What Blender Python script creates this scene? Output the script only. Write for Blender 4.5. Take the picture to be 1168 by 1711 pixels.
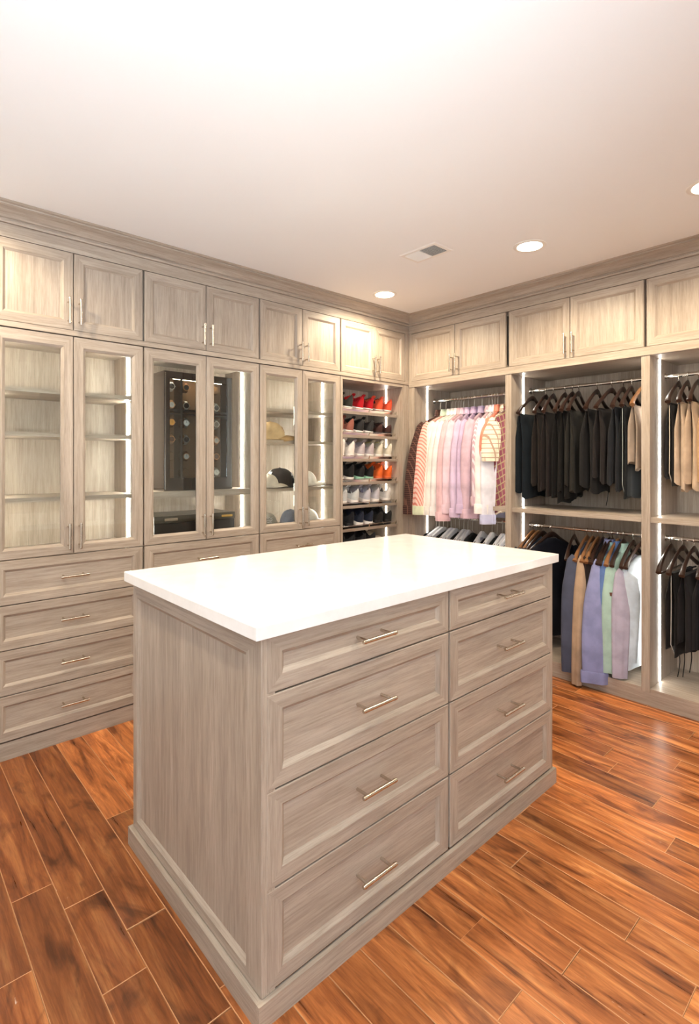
import bpy, bmesh, math, random
from mathutils import Vector, Matrix, noise

for o in list(bpy.data.objects):
    bpy.data.objects.remove(o)
scene = bpy.context.scene
COL = scene.collection
PI = math.pi
R = math.radians

# ------------------------------------------------------------------ camera
cam_d = bpy.data.cameras.new('camera')
cam = bpy.data.objects.new('camera', cam_d)
COL.objects.link(cam)
cam.location = (0, 0, 1.315)
cam.rotation_euler = (R(90), 0, R(47.73 - 90))
cam_d.sensor_fit = 'HORIZONTAL'
cam_d.sensor_width = 36
cam_d.lens = 886.8 * 36 / 1168
cam_d.shift_y = -(855.5 - 772.7) / 1168
cam_d.clip_start = 0.02
scene.camera = cam

# ------------------------------------------------------------------ world, lights, exposure
world = bpy.data.worlds.new('world')
scene.world = world
world.use_nodes = True
world.node_tree.nodes['Background'].inputs[0].default_value = (1, .97, .93, 1)
world.node_tree.nodes['Background'].inputs[1].default_value = 0.15
vs = scene.view_settings
vs.view_transform = 'Standard'
vs.look = 'None'
vs.gamma = 1
vs.use_curve_mapping = False
vs.exposure = 0.12

WARM = (1.0, .83, .59)
DOWN_POWER = 43
LED_STRENGTH = 24

# photographer's flash bounced off the ceiling; added fill spot aimed at the wall behind
def flash(name, loc, aim, power, size, colour):
    fl = bpy.data.lights.new(name, 'SPOT')
    fl.energy = power
    fl.color = colour
    fl.spot_size = R(size)
    fl.spot_blend = 1.0
    fl.shadow_soft_size = .12
    o = bpy.data.objects.new(name, fl)
    COL.objects.link(o)
    o.location = loc
    o.rotation_euler = (Vector(aim) - Vector(loc)).to_track_quat('-Z', 'Y').to_euler()
flash('bounce_flash', (-.05, .0, 1.20), (.30, 1.05, 2.44), 165, 116, (.76, .88, 1.0))
flash('wall_bounce_fill', (.05, -.15, 1.55), (-.65, -1.3, 1.95), 500, 130, (.76, .88, 1.0))  # added fill lamp, brightens island front and floor

# ------------------------------------------------------------------ colour helper, materials
def lin(c):
    c /= 255
    return c / 12.92 if c <= .04045 else ((c + .055) / 1.055) ** 2.4
def S(r, g, b):
    return (lin(r), lin(g), lin(b), 1)

MATS = {}
def newmat(name):
    m = bpy.data.materials.new(name)
    m.use_nodes = True
    nt = m.node_tree
    b = nt.nodes['Principled BSDF']
    return m, nt, b
def N(nt, t, **kw):
    n = nt.nodes.new(t)
    for k, v in kw.items():
        if k in n.inputs: n.inputs[k].default_value = v
        else: setattr(n, k, v)
    return n
def ramp(nt, stops):
    n = nt.nodes.new('ShaderNodeValToRGB')
    e = n.color_ramp.elements
    e[0].position, e[0].color = stops[0]
    e[1].position, e[1].color = stops[-1]
    for p, c in stops[1:-1]:
        x = e.new(p); x.color = c
    return n
def plain(name, col, rough=.5, metal=0, spec=.5, coat=0):
    if name in MATS: return MATS[name]
    m, nt, b = newmat(name)
    b.inputs['Base Color'].default_value = col
    b.inputs['Roughness'].default_value = rough
    b.inputs['Metallic'].default_value = metal
    b.inputs['Specular IOR Level'].default_value = spec
    b.inputs['Coat Weight'].default_value = coat
    n = N(nt, 'ShaderNodeTexNoise', Scale=60.0, Detail=3.0)
    mr = N(nt, 'ShaderNodeMapRange'); mr.inputs['To Min'].default_value = max(0, rough - .06); mr.inputs['To Max'].default_value = min(1, rough + .06)
    nt.links.new(n.outputs['Fac'], mr.inputs['Value'])
    nt.links.new(mr.outputs['Result'], b.inputs['Roughness'])
    MATS[name] = m
    return m
def objcoord(nt, scale):
    tc = N(nt, 'ShaderNodeTexCoord')
    oi = N(nt, 'ShaderNodeObjectInfo')
    mul = N(nt, 'ShaderNodeVectorMath', operation='SCALE'); mul.inputs['Scale'].default_value = 1.0
    cmb = N(nt, 'ShaderNodeCombineXYZ')
    m1 = N(nt, 'ShaderNodeMath', operation='MULTIPLY'); m1.inputs[1].default_value = 13.7
    m2 = N(nt, 'ShaderNodeMath', operation='MULTIPLY'); m2.inputs[1].default_value = 29.3
    m3 = N(nt, 'ShaderNodeMath', operation='MULTIPLY'); m3.inputs[1].default_value = 7.9
    for m, k in ((m1, 0), (m2, 1), (m3, 2)):
        nt.links.new(oi.outputs['Random'], m.inputs[0]); nt.links.new(m.outputs[0], cmb.inputs[k])
    add = N(nt, 'ShaderNodeVectorMath', operation='ADD')
    nt.links.new(tc.outputs['Object'], add.inputs[0]); nt.links.new(cmb.outputs[0], add.inputs[1])
    sc = N(nt, 'ShaderNodeVectorMath', operation='MULTIPLY'); sc.inputs[1].default_value = scale
    nt.links.new(add.outputs[0], sc.inputs[0])
    return sc.outputs[0], oi
def wood(axis):
    """light greige oak veneer, grain along the given local axis"""
    m, nt, b = newmat('greige_oak_' + axis)
    across, along = 1.0, .045
    scale = {'x': (along, across, across), 'y': (across, along, across), 'z': (across, across, along)}[axis]
    v, oi = objcoord(nt, scale)
    n1 = N(nt, 'ShaderNodeTexNoise', Scale=38.0, Detail=7.0, Roughness=.68, Distortion=.4)
    n2 = N(nt, 'ShaderNodeTexNoise', Scale=210.0, Detail=4.0, Roughness=.7)
    n3 = N(nt, 'ShaderNodeTexNoise', Scale=5.0, Detail=2.0)
    for n in (n1, n2, n3): nt.links.new(v, n.inputs['Vector'])
    r1 = ramp(nt, [(.30, S(153, 139, 125)), (.50, S(172, 158, 143)), (.72, S(186, 173, 159))])
    nt.links.new(n1.outputs['Fac'], r1.inputs[0])
    r2 = ramp(nt, [(.36, (.62, .60, .58, 1)), (.56, (1, 1, 1, 1))])
    nt.links.new(n2.outputs['Fac'], r2.inputs[0])
    mx = N(nt, 'ShaderNodeMix', data_type='RGBA', blend_type='MULTIPLY'); mx.inputs[0].default_value = .55
    nt.links.new(r1.outputs[0], mx.inputs[6]); nt.links.new(r2.outputs[0], mx.inputs[7])
    r3 = ramp(nt, [(.3, (.95, .945, .95, 1)), (.7, (1.03, 1.025, 1.015, 1))])
    nt.links.new(n3.outputs['Fac'], r3.inputs[0])
    mx2 = N(nt, 'ShaderNodeMix', data_type='RGBA', blend_type='MULTIPLY'); mx2.inputs[0].default_value = 1
    nt.links.new(mx.outputs[2], mx2.inputs[6]); nt.links.new(r3.outputs[0], mx2.inputs[7])
    nt.links.new(mx2.outputs[2], b.inputs['Base Color'])
    b.inputs['Roughness'].default_value = .42
    b.inputs['Specular IOR Level'].default_value = .4
    bp = N(nt, 'ShaderNodeBump', Strength=.06, Distance=.002)
    nt.links.new(n2.outputs['Fac'], bp.inputs['Height']); nt.links.new(bp.outputs[0], b.inputs['Normal'])
    return m
WX, WY, WZ = wood('x'), wood('y'), wood('z')
W3 = [WX, WZ, WY]      # slots: 0 horizontal grain, 1 vertical grain, 2 grain running in depth

def plank_mat():
    m, nt, b = newmat('acacia_plank')
    v, oi = objcoord(nt, (1.0, .075, 1.0))
    v2, _ = objcoord(nt, (1.0, .30, 1.0))
    n1 = N(nt, 'ShaderNodeTexNoise', Scale=24.0, Detail=8.0, Roughness=.64, Distortion=1.3)
    n2 = N(nt, 'ShaderNodeTexNoise', Scale=160.0, Detail=4.0, Roughness=.7)
    n3 = N(nt, 'ShaderNodeTexNoise', Scale=9.0, Detail=4.0, Distortion=2.2)
    nt.links.new(v, n1.inputs['Vector']); nt.links.new(v, n2.inputs['Vector']); nt.links.new(v2, n3.inputs['Vector'])
    r1 = ramp(nt, [(.28, S(80, 42, 21)), (.40, S(142, 82, 42)), (.54, S(178, 110, 60)), (.70, S(210, 146, 88))])
    nt.links.new(n1.outputs['Fac'], r1.inputs[0])
    r3 = ramp(nt, [(.31, (.34, .28, .25, 1)), (.47, (1, 1, 1, 1))])
    nt.links.new(n3.outputs['Fac'], r3.inputs[0])
    mx = N(nt, 'ShaderNodeMix', data_type='RGBA', blend_type='MULTIPLY'); mx.inputs[0].default_value = .85
    nt.links.new(r1.outputs[0], mx.inputs[6]); nt.links.new(r3.outputs[0], mx.inputs[7])
    r2 = ramp(nt, [(.35, (.72, .66, .62, 1)), (.6, (1.06, 1.04, 1.02, 1))])
    nt.links.new(n2.outputs['Fac'], r2.inputs[0])
    mx2 = N(nt, 'ShaderNodeMix', data_type='RGBA', blend_type='MULTIPLY'); mx2.inputs[0].default_value = .8
    nt.links.new(mx.outputs[2], mx2.inputs[6]); nt.links.new(r2.outputs[0], mx2.inputs[7])
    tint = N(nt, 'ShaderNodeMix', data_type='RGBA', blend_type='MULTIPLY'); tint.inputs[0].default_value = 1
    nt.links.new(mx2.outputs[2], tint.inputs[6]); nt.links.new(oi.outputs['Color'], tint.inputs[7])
    hsv = N(nt, 'ShaderNodeHueSaturation')
    mr = N(nt, 'ShaderNodeMapRange'); mr.inputs['To Min'].default_value = .72; mr.inputs['To Max'].default_value = 1.16
    nt.links.new(oi.outputs['Random'], mr.inputs['Value']); nt.links.new(mr.outputs[0], hsv.inputs['Value'])
    nt.links.new(tint.outputs[2], hsv.inputs['Color'])
    # pale scuffs in the grain
    n4 = N(nt, 'ShaderNodeTexNoise', Scale=26.0, Detail=5.0, Distortion=1.0)
    nt.links.new(v2, n4.inputs['Vector'])
    r4 = ramp(nt, [(.735, (0, 0, 0, 1)), (.78, (1, 1, 1, 1))])
    nt.links.new(n4.outputs['Fac'], r4.inputs[0])
    mx3 = N(nt, 'ShaderNodeMix', data_type='RGBA'); mx3.inputs[7].default_value = S(205, 180, 160)
    nt.links.new(r4.outputs[0], mx3.inputs[0]); nt.links.new(hsv.outputs[0], mx3.inputs[6])
    nt.links.new(mx3.outputs[2], b.inputs['Base Color'])
    rr = N(nt, 'ShaderNodeMapRange'); rr.inputs['To Min'].default_value = .20; rr.inputs['To Max'].default_value = .42
    nt.links.new(n1.outputs['Fac'], rr.inputs['Value']); nt.links.new(rr.outputs[0], b.inputs['Roughness'])
    bp = N(nt, 'ShaderNodeBump', Strength=.12, Distance=.003)
    nt.links.new(n1.outputs['Fac'], bp.inputs['Height']); nt.links.new(bp.outputs[0], b.inputs['Normal'])
    return m
PLANK = plank_mat()
PLANK_EDGE = plain('plank_lit_edge', S(204, 152, 106), .45)  # pale seam edges: light caught by the bevels put into the colour
GROUT = plain('floor_bed', S(70, 40, 24), .8)

def paint(name, col, rough=.75):
    m, nt, b = newmat(name)
    b.inputs['Base Color'].default_value = col
    b.inputs['Roughness'].default_value = rough
    n = N(nt, 'ShaderNodeTexNoise', Scale=220.0, Detail=2.0)
    tc = N(nt, 'ShaderNodeTexCoord'); nt.links.new(tc.outputs['Object'], n.inputs['Vector'])
    bp = N(nt, 'ShaderNodeBump', Strength=.04, Distance=.001)
    nt.links.new(n.outputs['Fac'], bp.inputs['Height']); nt.links.new(bp.outputs[0], b.inputs['Normal'])
    return m
CEIL = paint('ceiling_paint', S(238, 236, 234))
WALL = paint('wall_paint', S(228, 228, 226))
WHITE_METAL = plain('white_enamel', S(232, 226, 218), .4)
DUCT = plain('dark_duct', S(60, 52, 48), .8)
NICKEL = plain('brushed_nickel', S(205, 196, 184), .24, 1)
CHROME = plain('polished_chrome', S(225, 222, 216), .12, 1)
BRASS = plain('brass', S(210, 170, 95), .3, 1)
STEELWIRE = plain('galvanised_wire', S(200, 196, 188), .35, .9)
DARKWOOD = plain('walnut_hanger', S(44, 27, 20), .35, 0, .5, .2)
MIDWOOD = plain('oak_hanger', S(128, 88, 54), .4, 0, .5, .2)
WINDER = plain('espresso_lacquer', S(28, 20, 16), .16, 0, .5, .4)
WINDER_IN = plain('brown_suede', S(112, 82, 54), .8)
BLACKBOX = plain('black_leather', S(26, 25, 26), .4)
PAPER = plain('white_paper', S(226, 224, 226), .7)
INK = plain('violet_ink', S(92, 76, 128), .7)
RUBBER_W = plain('white_rubber', S(232, 224, 218), .6)
RUBBER_B = plain('black_rubber', S(30, 28, 28), .6)
RUBBER_M = plain('mint_rubber', S(150, 196, 168), .6)
RUBBER_O = plain('orange_rubber', S(222, 104, 52), .6)

def quartz():
    m, nt, b = newmat('white_quartz')
    tc = N(nt, 'ShaderNodeTexCoord')
    n = N(nt, 'ShaderNodeTexNoise', Scale=9.0, Detail=8.0, Roughness=.7)
    nt.links.new(tc.outputs['Object'], n.inputs['Vector'])
    r = ramp(nt, [(.3, S(232, 230, 228)), (.6, S(240, 239, 238))])
    nt.links.new(n.outputs['Fac'], r.inputs[0]); nt.links.new(r.outputs[0], b.inputs['Base Color'])
    b.inputs['Roughness'].default_value = .12
    return m
QUARTZ = quartz()

def glass():
    m = bpy.data.materials.new('clear_glass'); m.use_nodes = True
    nt = m.node_tree; nt.nodes.clear()
    out = N(nt, 'ShaderNodeOutputMaterial')
    t = N(nt, 'ShaderNodeBsdfTransparent'); t.inputs[0].default_value = (.96, .975, .965, 1)
    g = N(nt, 'ShaderNodeBsdfGlossy'); g.inputs['Roughness'].default_value = .01
    f = N(nt, 'ShaderNodeFresnel'); f.inputs['IOR'].default_value = 1.45
    mx = N(nt, 'ShaderNodeMixShader')
    nt.links.new(f.outputs[0], mx.inputs[0]); nt.links.new(t.outputs[0], mx.inputs[1]); nt.links.new(g.outputs[0], mx.inputs[2])
    nt.links.new(mx.outputs[0], out.inputs[0])
    return m
GLASS = glass()
def emit(name, col, strength):
    m = bpy.data.materials.new(name); m.use_nodes = True
    nt = m.node_tree; nt.nodes.clear()
    out = N(nt, 'ShaderNodeOutputMaterial'); e = N(nt, 'ShaderNodeEmission')
    e.inputs[0].default_value = col; e.inputs[1].default_value = strength
    nt.links.new(e.outputs[0], out.inputs[0])
    return m
LED = emit('led_diffuser', (1, .96, .86, 1), LED_STRENGTH)
LED_CABINET = emit('led_diffuser_cabinet', (1, .96, .84, 1), LED_STRENGTH * 4.6)
LENS = emit('downlight_lens', (1, .86, .66, 1), 40)

FAB = {}
def fabric(col, kind='plain', col2=None, scale=60, ang=0, rough=.9):
    key = (col, kind, col2, scale, ang)
    if key in FAB: return FAB[key]
    m, nt, b = newmat('cloth_%s_%d' % (kind, len(FAB)))
    b.inputs['Roughness'].default_value = rough
    b.inputs['Specular IOR Level'].default_value = .2
    b.inputs['Sheen Weight'].default_value = .04
    tc = N(nt, 'ShaderNodeTexCoord')
    n = N(nt, 'ShaderNodeTexNoise', Scale=14.0, Detail=5.0)
    nt.links.new(tc.outputs['Object'], n.inputs['Vector'])
    c = S(*col)
    d = tuple(x * .80 for x in c[:3]) + (1,)
    r = ramp(nt, [(.35, d), (.6, c)])
    nt.links.new(n.outputs['Fac'], r.inputs[0])
    outc = r.outputs[0]
    if kind in ('stripe', 'plaid'):
        def wave(direction, a):
            mp = N(nt, 'ShaderNodeMapping'); mp.inputs['Rotation'].default_value = (0, a, 0)
            nt.links.new(tc.outputs['Object'], mp.inputs['Vector'])
            w = N(nt, 'ShaderNodeTexWave', wave_type='BANDS', bands_direction=direction)
            w.inputs['Scale'].default_value = scale; w.inputs['Distortion'].default_value = 0.05
            nt.links.new(mp.outputs[0], w.inputs['Vector'])
            lo = .60 if kind == 'stripe' else .86
            rr = ramp(nt, [(lo, (0, 0, 0, 1)), (lo + .10, (1, 1, 1, 1))])
            nt.links.new(w.outputs['Fac'], rr.inputs[0])
            return rr.outputs[0]
        ws = [wave('X', ang)] + ([wave('Z', ang)] if kind == 'plaid' else [])
        for w in ws:
            mx = N(nt, 'ShaderNodeMix', data_type='RGBA'); mx.inputs[7].default_value = S(*col2)
            nt.links.new(w, mx.inputs[0]); nt.links.new(outc, mx.inputs[6]); outc = mx.outputs[2]
    nt.links.new(outc, b.inputs['Base Color'])
    n2 = N(nt, 'ShaderNodeTexNoise', Scale=700.0, Detail=2.0)
    nt.links.new(tc.outputs['Object'], n2.inputs['Vector'])
    bp = N(nt, 'ShaderNodeBump', Strength=.15, Distance=.001)
    nt.links.new(n2.outputs['Fac'], bp.inputs['Height']); nt.links.new(bp.outputs[0], b.inputs['Normal'])
    FAB[key] = m
    return m

# ------------------------------------------------------------------ mesh helpers
class MB:
    def __init__(s): s.v, s.f, s.m = [], [], []
    def quad(s, pts, mat=0):
        i = len(s.v); s.v += [tuple(p) for p in pts]; s.f.append(tuple(range(i, i + len(pts)))); s.m.append(mat)
    def box(s, x0, x1, y0, y1, z0, z1, mat=0):
        i = len(s.v)
        s.v += [(x0, y0, z0), (x1, y0, z0), (x1, y1, z0), (x0, y1, z0), (x0, y0, z1), (x1, y0, z1), (x1, y1, z1), (x0, y1, z1)]
        for f in ((0, 3, 2, 1), (4, 5, 6, 7), (0, 1, 5, 4), (1, 2, 6, 5), (2, 3, 7, 6), (3, 0, 4, 7)):
            s.f.append(tuple(i + k for k in f)); s.m.append(mat)
        return s
    def rings(s, rings, mat=0, cap0=True, cap1=True, closed=True):
        i = len(s.v); n = len(rings[0])
        for r in rings: s.v += [tuple(p) for p in r]
        for a in range(len(rings) - 1):
            for k in range(n if closed else n - 1):
                k2 = (k + 1) % n
                s.f.append((i + a * n + k, i + a * n + k2, i + (a + 1) * n + k2, i + (a + 1) * n + k)); s.m.append(mat)
        if cap0: s.f.append(tuple(i + k for k in reversed(range(n)))); s.m.append(mat)
        if cap1: s.f.append(tuple(i + (len(rings) - 1) * n + k for k in range(n))); s.m.append(mat)
        return s
    def tube(s, pts, rad, n=8, mat=0, cap=True):
        pts = [Vector(p) for p in pts]; rr = rad if isinstance(rad, (list, tuple)) else [rad] * len(pts)
        rings = []
        up = None
        for k, p in enumerate(pts):
            t = (pts[min(k + 1, len(pts) - 1)] - pts[max(k - 1, 0)]).normalized()
            if up is None:
                up = Vector((0, 0, 1)) if abs(t.z) < .9 else Vector((0, 1, 0))
            a = t.cross(up)
            if a.length < 1e-5: a = t.cross(Vector((1, 0, 0)))
            a.normalize(); b = t.cross(a).normalized(); up = -b if False else up
            rings.append([p + (a * math.cos(2 * PI * j / n) + b * math.sin(2 * PI * j / n)) * rr[k] for j in range(n)])
        return s.rings(rings, mat, cap, cap)
    def mesh(s, name, mats, smooth=False):
        me = bpy.data.meshes.new(name)
        me.from_pydata(s.v, [], s.f)
        for m in (mats if isinstance(mats, (list, tuple)) else [mats]): me.materials.append(m)
        me.polygons.foreach_set('material_index', s.m)
        bm = bmesh.new(); bm.from_mesh(me)
        bmesh.ops.remove_doubles(bm, verts=bm.verts, dist=1e-6)
        bmesh.ops.recalc_face_normals(bm, faces=bm.faces)
        bm.to_mesh(me); bm.free()
        if smooth:
            me.polygons.foreach_set('use_smooth', [True] * len(me.polygons))
            me.set_sharp_from_angle(angle=R(smooth if smooth > 1 else 50))
        me.update()
        return me
def link(name, me, parent=None, loc=(0, 0, 0), rot=(0, 0, 0)):
    o = bpy.data.objects.new(name, me); COL.objects.link(o)
    o.location = loc; o.rotation_euler = rot
    if parent: o.parent = parent
    return o
def build(mb, name, mats, parent=None, loc=(0, 0, 0), rot=(0, 0, 0), smooth=False):
    return link(name, mb.mesh(name, mats, smooth), parent, loc, rot)
def thing(name, label, cat, loc=(0, 0, 0), rz=0, group=None, rot=None):
    o = bpy.data.objects.new(name, None); COL.objects.link(o)
    o.empty_display_size = .1
    o.location = loc; o.rotation_euler = rot if rot else (0, 0, rz)
    tag(o, label, cat, group)
    return o
def tag(o, label, cat, group=None):
    o['label'] = label; o['category'] = cat
    if group: o['group'] = group
    return o
def struct(o): o['kind'] = 'structure'; return o

YA, XB, ZC = 2.748, 3.122, 2.44       # front planes of the two cabinet runs, ceiling height
DA, DB = .40, .46                     # depths of the two runs
ROT_B = (0, 0, -PI / 2)               # cabinets on the second wall face -X

# ------------------------------------------------------------------ room shell
X0, X1, Y0, Y1 = -1.3, 3.60, -1.3, 3.16
struct(build(MB().box(X0, X1, Y0, Y1, -.06, -.012), 'floor', GROUT))
floor = bpy.data.objects['floor']
struct(build(MB().box(X0, X1, Y0, Y1, ZC, ZC + .05), 'ceiling', CEIL))
struct(build(MB().box(X0, X1 + .05, Y1, Y1 + .05, -.06, ZC + .05), 'wall_left', WALL))
struct(build(MB().box(X1, X1 + .05, Y0, Y1, -.06, ZC + .05), 'wall_right', WALL))
struct(build(MB().box(X0, X1 + .05, Y0 - .05, Y0, -.06, ZC + .05), 'wall_back', WALL))
struct(build(MB().box(X0 - .05, X0, Y0, Y1, -.06, ZC + .05), 'wall_near', WALL))

# floor planks: rows 112 mm wide running along Y, real end joints where the photo shows them
rng = random.Random(5)
PW, PX0 = .1115, .986
joints = {}
def row(x): return math.floor((x - PX0) / PW)
for x, y in ((1.37, .642), (1.60, .922), (2.03, .608), (1.265, .875), (2.62, .747), (2.48, .993), (2.94, .784),
             (.376, 1.852), (.485, 1.72), (.60, 1.524), (.478, 1.378), (.26, 1.57), (.36, 1.20)):
    joints.setdefault(row(x), []).append(y)
pm_cache = {}
def plank_mesh(w, l):
    k = (round(w, 3), round(l, 2))
    if k in pm_cache: return pm_cache[k]
    mb = MB(); g, e = .0004, .0012
    a, b = w / 2 - g, k[1] / 2 - g
    o = [(-a, -b), (a, -b), (a, b), (-a, b)]; i = [(-a + e, -b + e), (a - e, -b + e), (a - e, b - e), (-a + e, b - e)]
    mb.quad([(x, y, 0) for x, y in i], 0)
    for q in range(4):
        q2 = (q + 1) % 4
        mb.quad([(o[q][0], o[q][1], -.0013), (o[q2][0], o[q2][1], -.0013), (i[q2][0], i[q2][1], 0), (i[q][0], i[q][1], 0)], 1)
        mb.quad([(o[q][0], o[q][1], -.012), (o[q2][0], o[q2][1], -.012), (o[q2][0], o[q2][1], -.0013), (o[q][0], o[q][1], -.0013)], 1)
    pm_cache[k] = mb.mesh('plank', [PLANK, PLANK_EDGE]); return pm_cache[k]
for r in range(row(X0) , row(XB) + 1):
    xa, xb = PX0 + r * PW, PX0 + (r + 1) * PW
    xa, xb = max(xa, X0), min(xb, XB + .02)
    ys = sorted(joints.get(r, []))
    cuts = [Y0]
    anchors = ys + [YA + .02]
    y = Y0
    for an in anchors:
        while an - y > 1.25:
            y += round(rng.uniform(.62, 1.1), 2); cuts.append(y)
            if an - y < .3: cuts.pop(); y = cuts[-1]; break
        y = an; cuts.append(y)
    for a, b in zip(cuts[:-1], cuts[1:]):
        if b - a < .05: continue
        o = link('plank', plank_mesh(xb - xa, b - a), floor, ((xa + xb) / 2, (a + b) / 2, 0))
        k = rng.choice((.58, .66, .72, .8)) if r < -3 else rng.choice((.96, 1.12, 1.24, 1.36))     # darker boards by the left cabinets; lit floor's brightness put into right tints
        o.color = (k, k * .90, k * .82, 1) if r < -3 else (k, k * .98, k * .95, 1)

# crown moulding, frieze and light rails
prof = [(0, 2.370), (.012, 2.370), (.015, 2.375), (.015, 2.380), (.010, 2.384), (.010, 2.388), (.018, 2.391), (.022, 2.397), (.032, 2.407),
        (.048, 2.416), (.064, 2.422), (.074, 2.4245), (.074, 2.430), (.084, 2.433), (.090, 2.4385), (.090, 2.44), (0, 2.44)]
AX0, BY1 = .394, .235
mb = MB(); mb.rings([[(AX0, YA - o, z) for o, z in prof], [(XB - o, YA - o, z) for o, z in prof]], 0)
struct(build(mb, 'trim_1', WX, smooth=25))
mb = MB(); mb.rings([[(XB - o, YA - o, z) for o, z in prof], [(XB - o, BY1, z) for o, z in prof]], 0)
struct(build(mb, 'trim_2', WY, smooth=25))
struct(build(MB().box(AX0, XB + .02, YA + .001, YA + .02, 2.311, 2.3695), 'trim_3', WX))
struct(build(MB().box(XB + .001, XB + .02, BY1, YA, 2.311, 2.3695), 'trim_4', WY))
struct(build(MB().box(AX0, XB - .004, YA - .004, YA + .05, 1.9165, 1.9405), 'trim_5', WX))
struct(build(MB().box(XB - .004, XB + .03, BY1, YA - .004, 1.8955, 1.9405), 'trim_6', WY))
struct(build(MB().box(AX0, XB + .004, YA + .004, YA + .03, 0, .077), 'baseboard_left', WX))
struct(build(MB().box(XB + .004, XB + .03, BY1, YA + .004, 0, .072), 'baseboard_right', WY))

# ------------------------------------------------------------------ cabinet parts
def frame_mesh(w, h, t=.02, fr=(.043, .043, .043, .043), bev=.010, dep=.011, glass_door=False):
    """mitred frame: slot 0 rails (horizontal grain), slot 1 stiles (vertical grain); y=0 is the front"""
    l, r, tp, bt = fr
    a = w / 2; c = .0018
    def rect(dl, dr, dt, db, y): return [(-a + dl, y, db), (a - dr, y, db), (a - dr, y, h - dt), (-a + dl, y, h - dt)]
    rs = [rect(0, 0, 0, 0, t), rect(0, 0, 0, 0, c), rect(c, c, c, c, 0), rect(l - .002, r - .002, tp - .002, bt - .002, 0), rect(l, r, tp, bt, .0015),
          rect(l + bev, r + bev, tp + bev, bt + bev, dep)]
    if glass_door: rs.append(rect(l + bev, r + bev, tp + bev, bt + bev, t))
    mb = MB()
    for A, B in zip(rs[:-1], rs[1:]):
        for k in range(4):
            k2 = (k + 1) % 4
            mb.quad([A[k], A[k2], B[k2], B[k]], 0 if k in (0, 2) else 1)
    if glass_door:
        for k in range(4):
            k2 = (k + 1) % 4
            mb.quad([rs[0][k], rs[0][k2], rs[-1][k2], rs[-1][k]], 0 if k in (0, 2) else 1)
    else:
        mb.quad(rs[0], 1)
    return mb.mesh('frame', [WX, WZ])
hm = {}
def handle_mesh(L, yb):
    k = (L, yb)
    if k not in hm:
        mb = MB()
        mb.tube([(-L / 2, -.033, 0), (-L / 2 + .003, -.033, 0), (-L / 2 + .0032, -.033, 0), (L / 2 - .0032, -.033, 0), (L / 2 - .003, -.033, 0), (L / 2, -.033, 0)], [.0052, .0058, .0058, .0058, .0058, .0052], 12)
        for s in (-1, 1):
            mb.tube([(s * L * .36, yb, 0), (s * L * .36, -.033, 0)], .0042, 10)
            mb.tube([(s * (L / 2 - .010), -.033, 0), (s * (L / 2 - .007), -.033, 0)], .0065, 12)
        hm[k] = mb.mesh('handle', NICKEL, 40)
    return hm[k]
def panel_part(door, w, h, fr, bev, dep, grain):
    l, r, tp, bt = fr
    mb = MB().box(-w / 2 + l + bev - .002, w / 2 - r - bev + .002, dep - .0005, dep + .006, bt + bev - .002, h - tp - bev + .002)
    return build(mb, 'panel', {'x': WX, 'z': WZ}[grain], door)
FR = (.043, .043, .043, .043)
def door(parent, xc, z0, w, h, hside=None, hz=None, glass_door=False, L=.122, fr=FR):
    d = link('door', frame_mesh(w, h, .02, fr, .010, .011, glass_door), parent, (xc, 0, z0))
    if glass_door:
        l, r, tp, bt = fr
        build(MB().box(-w / 2 + l + .006, w / 2 - r - .006, .0125, .0165, bt + .006, h - tp - .006), 'pane', GLASS, d)
    else:
        panel_part(d, w, h, fr, .010, .011, 'z')
    if hside:
        link('handle', handle_mesh(L, 0.0), d, (hside * (w / 2 - .022), 0, hz - z0), (0, -PI / 2, 0))['label'] = 'brushed nickel bar handle'
    return d
def drawer(parent, xc, z0, w, h, y=0, L=.122, fr=(.045, .045, .041, .041)):
    d = link('drawer', frame_mesh(w, h, .02, fr, .010, .011), parent, (xc, y, z0))
    panel_part(d, w, h, fr, .010, .011, 'x')
    link('handle', handle_mesh(L, .011), d, (0, 0, h / 2))['label'] = 'brushed nickel bar handle'
    return d
def led(parent, x, side, y, z0, z1, mat=None):
    """thin strip in a channel on a side panel; side=+1: panel on the right, light facing left"""
    w = .006
    x0, x1 = (x - .004, x - .0005) if side > 0 else (x + .0005, x + .004)
    o = build(MB().box(x0, x1, y - w, y + w, z0, z1), 'led_strip', mat or LED, parent)
    o['label'] = 'glowing white light strip'
    return o

def loc_a(x0, x1, z=0): return ((x0 + x1) / 2, YA, z)
def loc_b(y0, y1, z=0): return (XB, (y0 + y1) / 2, z)

def upper_unit(name, label, loc, rot, w, depth, dl=.005, dr=.005, wl=None):
    t = thing(name, label, 'cabinet', loc, 0, 'upper wall cabinets', rot)
    h = 2.308 - 1.943
    mb = MB(); a = w / 2; s = .018
    z0 = -.003
    mb.box(-a, -a + s, .034, depth, z0, h + .12, 1); mb.box(a - s, a, .034, depth, z0, h + .12, 1)
    mb.box(-a + s, a - s, .034, depth, z0, s, 0); mb.box(-a + s, a - s, .034, depth, h + .10, h + .12, 0)
    mb.box(-a + s, a - s, depth - .008, depth, s, h + .10, 1)
    mb.box(-a + s, a - s, .034, .05, h - .02, h + .10, 0)
    build(mb, 'carcass', W3, t)
    x0, x1 = -a + dl, a - dr
    m = (x0 + x1) / 2
    dw = (x1 - x0) / 2 - .002
    door(t, x0 + dw / 2, 0, dw, h, 1, 2.027 - 1.943)
    door(t, x1 - dw / 2, 0, dw, h, -1, 2.027 - 1.943)
    return t

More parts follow.
